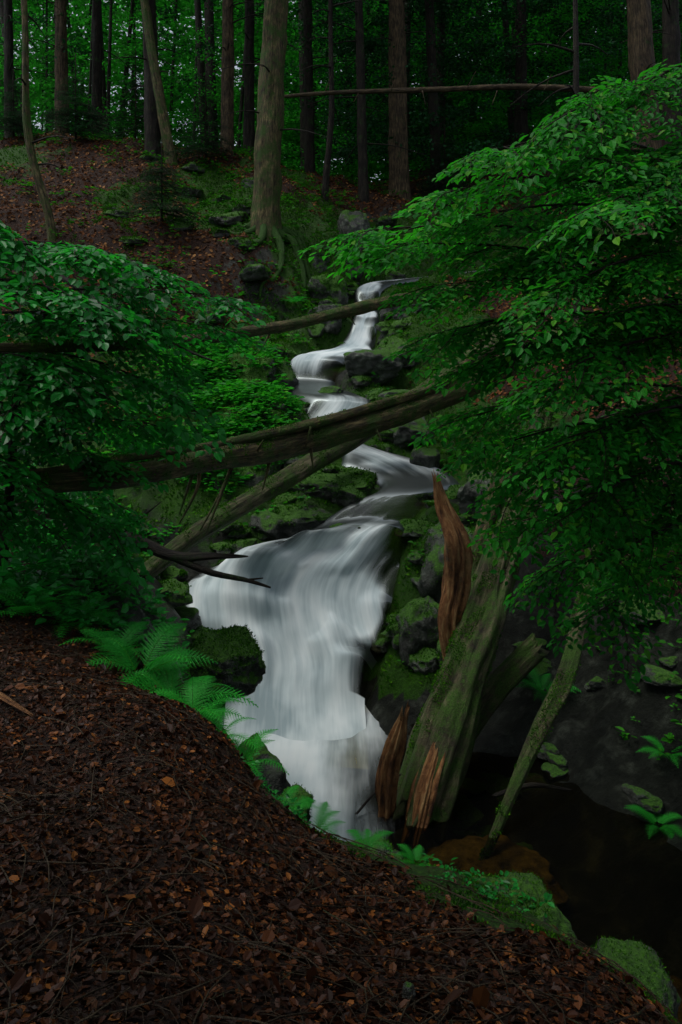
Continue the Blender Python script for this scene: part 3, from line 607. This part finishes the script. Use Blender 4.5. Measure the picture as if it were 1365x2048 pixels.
def bough(ml, mt, A, B, T, arch=.3, nsp=9, sc=(.45, .8), r0=.022, tmin=.3):
    A = np.array(A, float); B = np.array(B, float)
    m1 = A*.6+B*.4+[0, 0, arch]; m2 = A*.25+B*.75+[0, 0, arch*.8]
    P = catmull(np.array([A, m1, m2, B]), 24); tube(mt, P[::4], [r0, r0*.25], 6, 16, .1, 5, caps=False)
    tg = nrm(np.gradient(P, axis=0))
    for k in range(nsp):
        t = tmin+(1-tmin)*(k+rng.random()*.6)/nsp; i = min(int(t*23), 22); a = (1 if k % 2 else -1)*rng.uniform(.35, 1.1)
        d = tg[i]*[1, 1, .6]; ca, sb = math.cos(a), math.sin(a); d = np.array([d[0]*ca-d[1]*sb, d[0]*sb+d[1]*ca, d[2]-rng.uniform(0, .2)])
        place(ml, mt, T[rng.integers(len(T))], P[i], d, rng.uniform(*sc), rng.normal(0, .3))
    place(ml, mt, T[rng.integers(len(T))], P[-3], tg[-1]*[1, 1, .7], rng.uniform(*sc), rng.normal(0, .15))

par = empty('beech_tree'); ml = MB(); mt = MB()
for b in ([(4.6, 7.2, -3.2), (4.2, 7, -1.2), (3.6, 6.8, .6), (3.0, 6.4, 2.6)], [(5.0, 6.6, -3.2), (4.3, 6.4, -1.5), (3.4, 6.2, .3), (2.6, 6, 1.8)], [(4.6, 7.6, -3), (4.5, 7.8, 0), (4.2, 7.8, 3.5)]):
    tube(mt, b, [.06, .05, .035, .02], 8, 20, .12, 5)
tipsR = [((3.2, 6.6, 1.6), (1.0, 5.2, 1.38)), ((3.0, 6.3, 1.9), (1.55, 5.2, 1.62)), ((3.4, 6.6, .9), (.75, 5.2, 1.10)), ((3.4, 6.4, .6), (.12, 5.2, .82)), ((3.3, 6.3, .4), (.4, 5.3, .75)),
 ((3.4, 6.2, .2), (.66, 5.2, .45)), ((3.5, 6.4, 0), (.8, 5.4, .15)), ((3.6, 6.4, -.3), (.98, 5.4, -.1)), ((3.8, 6.6, -.6), (1.08, 5.6, -.45)), ((3.9, 6.6, -.8), (1.05, 5.6, -.75)),
 ((4.0, 6.7, -1.0), (1.3, 5.7, -1.0)), ((4.0, 6.8, -1.2), (1.45, 5.8, -1.35)), ((4.2, 6.8, -1.5), (1.7, 6.0, -1.75)), ((3.6, 5.8, 1.2), (1.6, 4.7, .9)), ((3.4, 5.6, .5), (1.3, 4.6, .35)),
 ((3.4, 5.6, 0), (1.35, 4.7, -.15)), ((3.6, 5.8, -.5), (1.5, 4.9, -.6)), ((3.3, 6.3, 2.2), (2.0, 5.2, 1.65)), ((3.5, 6.5, 1.4), (1.7, 5.3, 1.35)), ((3.8, 6.3, -1.0), (1.7, 5.2, -1.05)),
 ((4.0, 6.5, -1.4), (2.0, 5.5, -1.5)), ((3.6, 6.0, .9), (2.0, 5, .6)), ((3.6, 6.2, 1.6), (2.2, 5.2, 1.3)), ((3.8, 6.2, .2), (2.1, 5.2, .1)), ((4, 6.4, -.4), (2.2, 5.3, -.4)), ((4.2, 6.8, -.9), (2.3, 6.0, -.9)),
 ((4.4, 7.4, .6), (1.9, 6.6, .7)), ((4.4, 7.4, 0), (1.6, 6.6, 0)), ((4.4, 7.4, -.8), (1.9, 6.8, -.8)), ((4.4, 7.4, 1.4), (2.2, 6.6, 1.5)), ((4.4, 7.4, -1.8), (2.6, 6.8, -2.0)), ((4.5, 7, -1.5), (2.4, 6.2, -1.3)),
 ((3.4, 6.4, 1.0), (.95, 5.3, .95)), ((3.4, 6.4, .1), (1.2, 5.3, .6)), ((3.6, 6.5, -.2), (1.3, 5.4, .05)), ((3.6, 6.5, .5), (1.5, 5.2, .75)), ((4.0, 6.5, -.9), (1.6, 5.5, -.8)), ((3.4, 6.0, 1.5), (1.9, 4.9, 1.05)), ((3.8, 6, -.1), (2, 4.9, .3)), ((4.2, 7, -1.9), (2.2, 6.2, -2.1))]
for A, B in tipsR: bough(ml, mt, A, B, SPR, rng.uniform(.1, .35), 14, (.38, .68))
ml.build('leaves', M_leafR, False, par); mt.build('branches', M_twig, True, par)

par = empty('birch_tree'); ml = MB(); mt = MB()
for b in ([(-4.4, 6.4, -1.9), (-3.9, 6.4, -.8), (-3.4, 6.3, .2), (-2.9, 6.2, .9)], [(-2.75, 6.0, -2.1), (-2.7, 6.1, -1.2), (-2.6, 6.1, -.2), (-2.3, 6.1, .5)], [(-3.6, 5.6, -1.8), (-3.4, 5.7, -.7), (-3.0, 5.9, .4)]):
    tube(mt, b, [.05, .04, .03, .015], 8, 20, .12, 5)
tipsL = [((-4, 6.6, .3), (-.85, 6.1, .42)), ((-4, 6.6, .6), (-1.4, 6.1, .62)), ((-4, 6.6, .7), (-2.0, 6.0, .82)), ((-3.9, 6.4, .1), (-1.1, 6.2, .22)), ((-3.9, 6.4, -.1), (-1.3, 6.2, -.15)),
 ((-3.9, 6.4, -.4), (-1.35, 6.2, -.42)), ((-3.9, 6.4, -.6), (-1.55, 6.2, -.62)), ((-3.9, 6.4, -.9), (-2.1, 6.4, -.9)), ((-3.9, 6.4, -1.1), (-2.1, 6.6, -1.5)), ((-4, 6.6, -1.2), (-2.0, 6.6, -1.75)),
 ((-4, 6.2, .3), (-1.8, 5.4, .35)), ((-4, 6.2, -.4), (-2.0, 5.4, -.42)), ((-4, 6.2, -.8), (-2.5, 5.4, -.8)), ((-4, 7, .5), (-1.9, 7.2, .3)), ((-4, 7, 0), (-1.8, 7.2, -.3)), ((-4, 7, -.6), (-2.1, 7.4, -.85)), ((-4, 7.2, -1.2), (-2.2, 7.6, -1.6)),
 ((-4.2, 6.2, .9), (-2.6, 5.8, .9)), ((-4.2, 6, -1), (-2.6, 5.8, -1.3)), ((-4.4, 7, -1.0), (-2.4, 7, -1.9)), ((-4, 6.4, .2), (-1.9, 5.8, .28)), ((-4, 6.4, -.3), (-2.0, 5.8, -.3)), ((-4, 6.4, -.7), (-2.3, 6.0, -.6)), ((-4, 6.4, .5), (-1.7, 5.9, .5)), ((-4, 6.2, -.1), (-2.1, 5.5, -.1)), ((-4.2, 6.2, -1.1), (-2.9, 5.7, -1.1))]
for A, B in tipsL: bough(ml, mt, A, B, SPL, rng.uniform(.05, .4), 11, (.36, .7))
ml.build('leaves', M_leafL, False, par); mt.build('branches', M_twig, True, par)

for (x, y, h, R) in ((-4.9, 20.5, 2.3, 1.3), (-9.2, 26, 3, 1.6), (-4.6, 25.5, 3.2, 1.4), (-7.8, 28.5, 4, 1.6), (5.8, 21, 4, 1.8), (-11.8, 27, 2.5, 1.3), (3.8, 27.5, 3.5, 1.6)):
    par = empty('hemlock_sapling'); ml = MB(); mt = MB(); z = G(x, y); tube(mt, [(x, y, z-.1), (x, y, z+h)], [.04, .01], 6, 6)
    for k in range(110):
        f = .08+.9*rng.random(); a = rng.uniform(0, 6.283)
        place(ml, mt, HSP[k % 3], np.array([x, y, z+h*f]), (math.cos(a), math.sin(a), .1), R*(1.05-f)*rng.uniform(.7, 1.1), rng.normal(0, .2))
    ml.build('needles', M_hem, False, par); mt.build('stem', M_twig, True, par)

# ------------------------------------------------------------------ ferns
def frond(seed):
    r = np.random.default_rng(seed); P = []; D = []; S = []; mt = MB()
    xs = np.linspace(0, 1, 12); ax = np.stack([xs-.12*xs**3, .04*np.sin(xs*3+seed), .30*xs-.55*xs**2.4], -1); tube(mt, ax, [.006, .002], 4, 12, caps=False)
    tg = nrm(np.gradient(ax, axis=0))
    for t in np.arange(.16, .99, .055):
        b = np.array([np.interp(t, xs, ax[:, i]) for i in range(3)]); i = int(t*11); Lp = .24*math.sin(math.pi*min(1, (t*.93+.1)))**.8+.01
        for sd in (-1, 1):
            d = nrm(tg[i]*.45+np.array([0, sd, -.12])); nl = max(3, int(Lp/.015)); u = (np.arange(nl)+.3)/nl
            for s2 in (-1, 1):
                P.append(b+d*(u*Lp)[:, None]); D.append(np.tile(d*.55+s2*tg[i]*.8, (nl, 1))); S.append(.032*(1-u*.75))
    P = np.concatenate(P); D = np.concatenate(D); S = np.concatenate(S)
    v, q = quadgeo(P, D, np.tile([0, 0, 1.], (len(P), 1))+r.normal(0, .15, (len(P), 3)), S, .7)
    return (v, q, np.concatenate(mt.v), np.concatenate(mt.q))
FR = [frond(s) for s in range(4)]
def fern(x, y, L, nf=10, z=None):
    par = empty('fern'); ml = MB(); mt = MB(); z = G(x, y) if z is None else z; a0 = rng.uniform(0, 6)
    for k in range(nf):
        a = a0+k*6.283/nf+rng.normal(0, .2)
        place(ml, mt, FR[k % 4], np.array([x, y, z]), (math.cos(a), math.sin(a), rng.uniform(.2, .9)), L*rng.uniform(.75, 1.1), rng.normal(0, .15))
    ml.build('fronds', M_fern, False, par); mt.build('stems', M_herb, True, par)
for f in ((-1.32, 4.95, .55, 9), (-1.05, 4.75, .52, 9), (-.88, 4.55, .42, 8), (-1.55, 5.2, .48, 8), (-2.3, 5.5, .5, 8), (-2.7, 5.6, .5, 8), (-.3, 3.95, .26, 8), (-.12, 3.72, .22, 8), (.12, 3.56, .18, 7), (-2.0, 5.6, .45, 8), (-.55, 4.25, .3, 8), (-.72, 4.4, .34, 8),
          (3.3, 7.6, .4, 8), (3.0, 7.1, .35, 8), (2.4, 8.9, .5, 9), (.35, 3.46, .14, 8), (-.9, 13, .5, 9), (-.6, 18.8, .5, 9), (-2.2, 12.2, .5, 9), (2.4, 11.6, .5, 9), (-1.2, 19.5, .5, 9), (-2.5, 13.2, .6, 9), (-1.0, 14.4, .5, 9), (1.9, 14.3, .5, 9), (-.9, 11.7, .4, 9)):
    fern(*f)

# ------------------------------------------------------------------ herbs, litter, moss, twigs
U = rng.uniform
def scatter_herbs(name, xs, ys, size, mat, per=6, zz=None):
    m_ = MB(); n_ = len(xs); z = gh(xs, ys) if zz is None else zz; P = np.repeat(np.stack([xs, ys, z], -1), per, 0)
    a = rng.uniform(0, 6.283, n_*per); el = rng.uniform(.05, .9, n_*per); sz = np.repeat(size*rng.uniform(.5, 1.5, n_), per)*rng.uniform(.7, 1.2, n_*per)
    hh = np.repeat(rng.uniform(0, 2.2, n_), per)
    D = np.stack([np.cos(a), np.sin(a), el], -1); P = P+nrm(D)*(sz*rng.uniform(.1, 1.0, n_*per))[:, None]; P[:, 2] += sz*hh
    v, q = leafgeo(P, D*[1, 1, .3], np.array([0, 0, 1.])+rng.normal(0, .35, (len(P), 3)), sz); m_.add(v, q); m_.build(name, mat, False)
x, y = rng.normal(-2.0, 1.1, 5200), rng.normal(14.3, 1.7, 5200); k = (ga(DS, x, y) > .25) & (fbm(x*1.4, y*1.4, 0, 2, 15) > -.2); scatter_herbs('groundcover_plants', x[k], y[k], .09, M_leafR)
for cx, cy, cz, sx, sy, sz_ in ((-1.5, 14.1, -1.4, .9, .8, .6), (-1.9, 15.6, -.6, .9, .9, .6), (-1.8, 12.5, -2.1, .9, .8, .5)):
    x = cx+rng.uniform(-1, 1, 700)*sx; y = cy+rng.uniform(-1, 1, 700)*sy; s2 = ((x-cx)/sx)**2+((y-cy)/sy)**2; k = (s2 < .85) & (fbm(x*2, y*2, 0, 2, 19) > .0)
    scatter_herbs('groundcover_plants', x[k], y[k], .08, M_leafR, zz=cz+sz_*.8*np.sqrt(1-s2[k]))
x, y = U(-6, 6, 7000), U(9.5, 27, 7000); k = (ga(moss, x, y) > .48) & (ga(DS, x, y) > .2) & (vnoise(x*1.2, y*1.2, 0, 8) > .05); scatter_herbs('groundcover_plants', x[k], y[k], .07, M_herb)
x, y = U(-13, 8, 4600), U(16, 33, 4600); k = (vnoise(x*.9, y*.9, 0, 12) > .05) & (ga(DS, x, y) > .3); scatter_herbs('groundcover_plants', x[k], y[k], .10, M_herb)
x, y = U(-1.2, 1.3, 9000), U(2.4, 5.4, 9000); z = gh(x, y); k = (z < -2.25) & (z > -2.9) & (fbm(x*2, y*2, 0, 2, 3) > .25) & (x < .9); scatter_herbs('groundcover_plants', x[k][:160], y[k][:160], .024, M_leafL)
x, y = U(-5, -1.6, 1000), U(5.4, 9, 1000); scatter_herbs('groundcover_plants', x, y, .08, M_leafL)
x, y = U(3.0, 6, 350), U(7.5, 11, 350); scatter_herbs('groundcover_plants', x, y, .07, M_herb)
def tufts(name, x, y, size):
    n_ = len(x); P = np.stack([x, y, gh(x, y)-size*.2], -1); D = gn(x, y)+rng.normal(0, .5, (n_, 3)); v, q = quadgeo(P, D, rng.normal(size=(n_, 3)), size*rng.uniform(.5, 1.4, n_), .5); m_ = MB(); m_.add(v, q); m_.build(name, M_moss, False)
x, y = U(-7, 5, 130000), U(8.5, 26, 130000); k = (ga(moss, x, y)+.45*fbm(x*1.3, y*1.3, 0, 4, 5) > .60) & (ga(DS, x, y) > .12); tufts('moss', x[k], y[k], .055)
x, y = U(-14, 8, 70000), U(18, 33, 70000); k = (ga(moss, x, y)+.45*fbm(x*1.3, y*1.3, 0, 4, 5) > .55) & (ga(DS, x, y) > .12); tufts('moss', x[k], y[k], .08)
x, y = U(-1.2, 1.5, 90000), U(2.2, 5, 90000); z = gh(x, y); k = (z < ga(zlim, x, y)+.02) & (z > -3.0) & (fbm(x*5, y*5, 0, 3, 6) > -.15); tufts('moss', x[k], y[k], .013)

def litter(name, x, y, size, lift=.01, tilt=.45, mat=M_litter):
    m_ = MB(); n_ = len(x); P = np.stack([x, y, gh(x, y)+lift*rng.random(n_)], -1); Nn = gn(x, y)+rng.normal(0, tilt, (n_, 3)); D = np.cross(Nn, rng.normal(size=(n_, 3)))
    v, q = leafgeo(P, D, Nn, size*rng.uniform(.35, 1.35, n_), CURL, 1.1); m_.add(v, q); m_.build(name, mat, False)
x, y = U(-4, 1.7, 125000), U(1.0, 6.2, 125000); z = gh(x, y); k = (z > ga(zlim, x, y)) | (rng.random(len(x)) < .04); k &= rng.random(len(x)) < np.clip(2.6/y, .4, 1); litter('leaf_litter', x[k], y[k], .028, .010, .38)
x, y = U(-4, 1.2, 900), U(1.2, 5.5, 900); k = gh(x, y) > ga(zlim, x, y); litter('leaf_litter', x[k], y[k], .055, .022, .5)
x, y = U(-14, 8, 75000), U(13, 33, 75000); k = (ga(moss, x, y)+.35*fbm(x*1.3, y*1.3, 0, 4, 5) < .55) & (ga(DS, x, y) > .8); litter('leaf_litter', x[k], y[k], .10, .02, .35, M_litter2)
m_ = MB()
for k in range(7500):
    x0, y0 = U(-3.2, 1.4), 1.3+rng.random()**1.3*4; z0 = G(x0, y0)
    if z0 < -2.3: continue
    L_ = rng.exponential(.08)+.03; a = U(0, 6.283); b = a+rng.normal(0, .4); rr = .0011 if L_ < .2 else .0028
    p1 = (x0+math.cos(a)*L_*.5, y0+math.sin(a)*L_*.5); p2 = (p1[0]+math.cos(b)*L_*.5, p1[1]+math.sin(b)*L_*.5)
    tube(m_, [(x0, y0, z0+.014), (*p1, G(*p1)+.026), (*p2, G(*p2)+.014)], [rr, rr, rr*.6], 3, 5, caps=False)
m_.build('fallen_twigs', M_bark, True)
log('fallen_stick', [(-2.3, 4.05, G(-2.3, 4.05)+.03), (-1.95, 3.95, G(-1.95, 3.95)+.05), (-1.55, 3.75, G(-1.55, 3.75)+.02)], [.015, .022, .006], M_wood, 16, .3, seed=33, flat=.5, flute=.5)
rockobj('lichen_clump', (.19, 2.1, G(.19, 2.1)+.02), (.022, .02, .03), 51, M_lrock, 0, False, 0)

# ------------------------------------------------------------------ light, sky, camera
sun_el = math.radians(69)
w = bpy.data.worlds.new('World'); scene.world = w; w.use_nodes = True; nt = w.node_tree
bg = nt.nodes['Background']; sk = nt.nodes.new('ShaderNodeTexSky'); sk.sky_type = 'NISHITA'; sk.sun_disc = False
sk.sun_elevation = sun_el; sk.sun_rotation = math.radians(-95); sk.air_density = 1; sk.dust_density = 3
hs = nt.nodes.new('ShaderNodeHueSaturation'); hs.inputs['Saturation'].default_value = .45      # overcast
nt.links.new(sk.outputs[0], hs.inputs['Color']); nt.links.new(hs.outputs[0], bg.inputs[0]); bg.inputs[1].default_value = .15
sl = bpy.data.lights.new('sun', 'SUN'); sl.energy = 1.5; sl.angle = math.radians(30); sl.color = (1, .98, .92)
so = bpy.data.objects.new('sun', sl); scene.collection.objects.link(so)
so.rotation_euler = (math.radians(2), math.radians(-21), 0)
cam = bpy.data.cameras.new('camera'); cam.lens = 26.37; cam.sensor_width = 36; cam.sensor_fit = 'AUTO'; cam.shift_y = -.158; cam.clip_end = 1000; cam.clip_start = .05
co = bpy.data.objects.new('camera', cam); scene.collection.objects.link(co); co.location = (0, 0, 0); co.rotation_euler = (math.radians(90), 0, 0); scene.camera = co
scene.view_settings.view_transform = 'Standard'; scene.view_settings.look = 'None'; scene.view_settings.exposure = 0
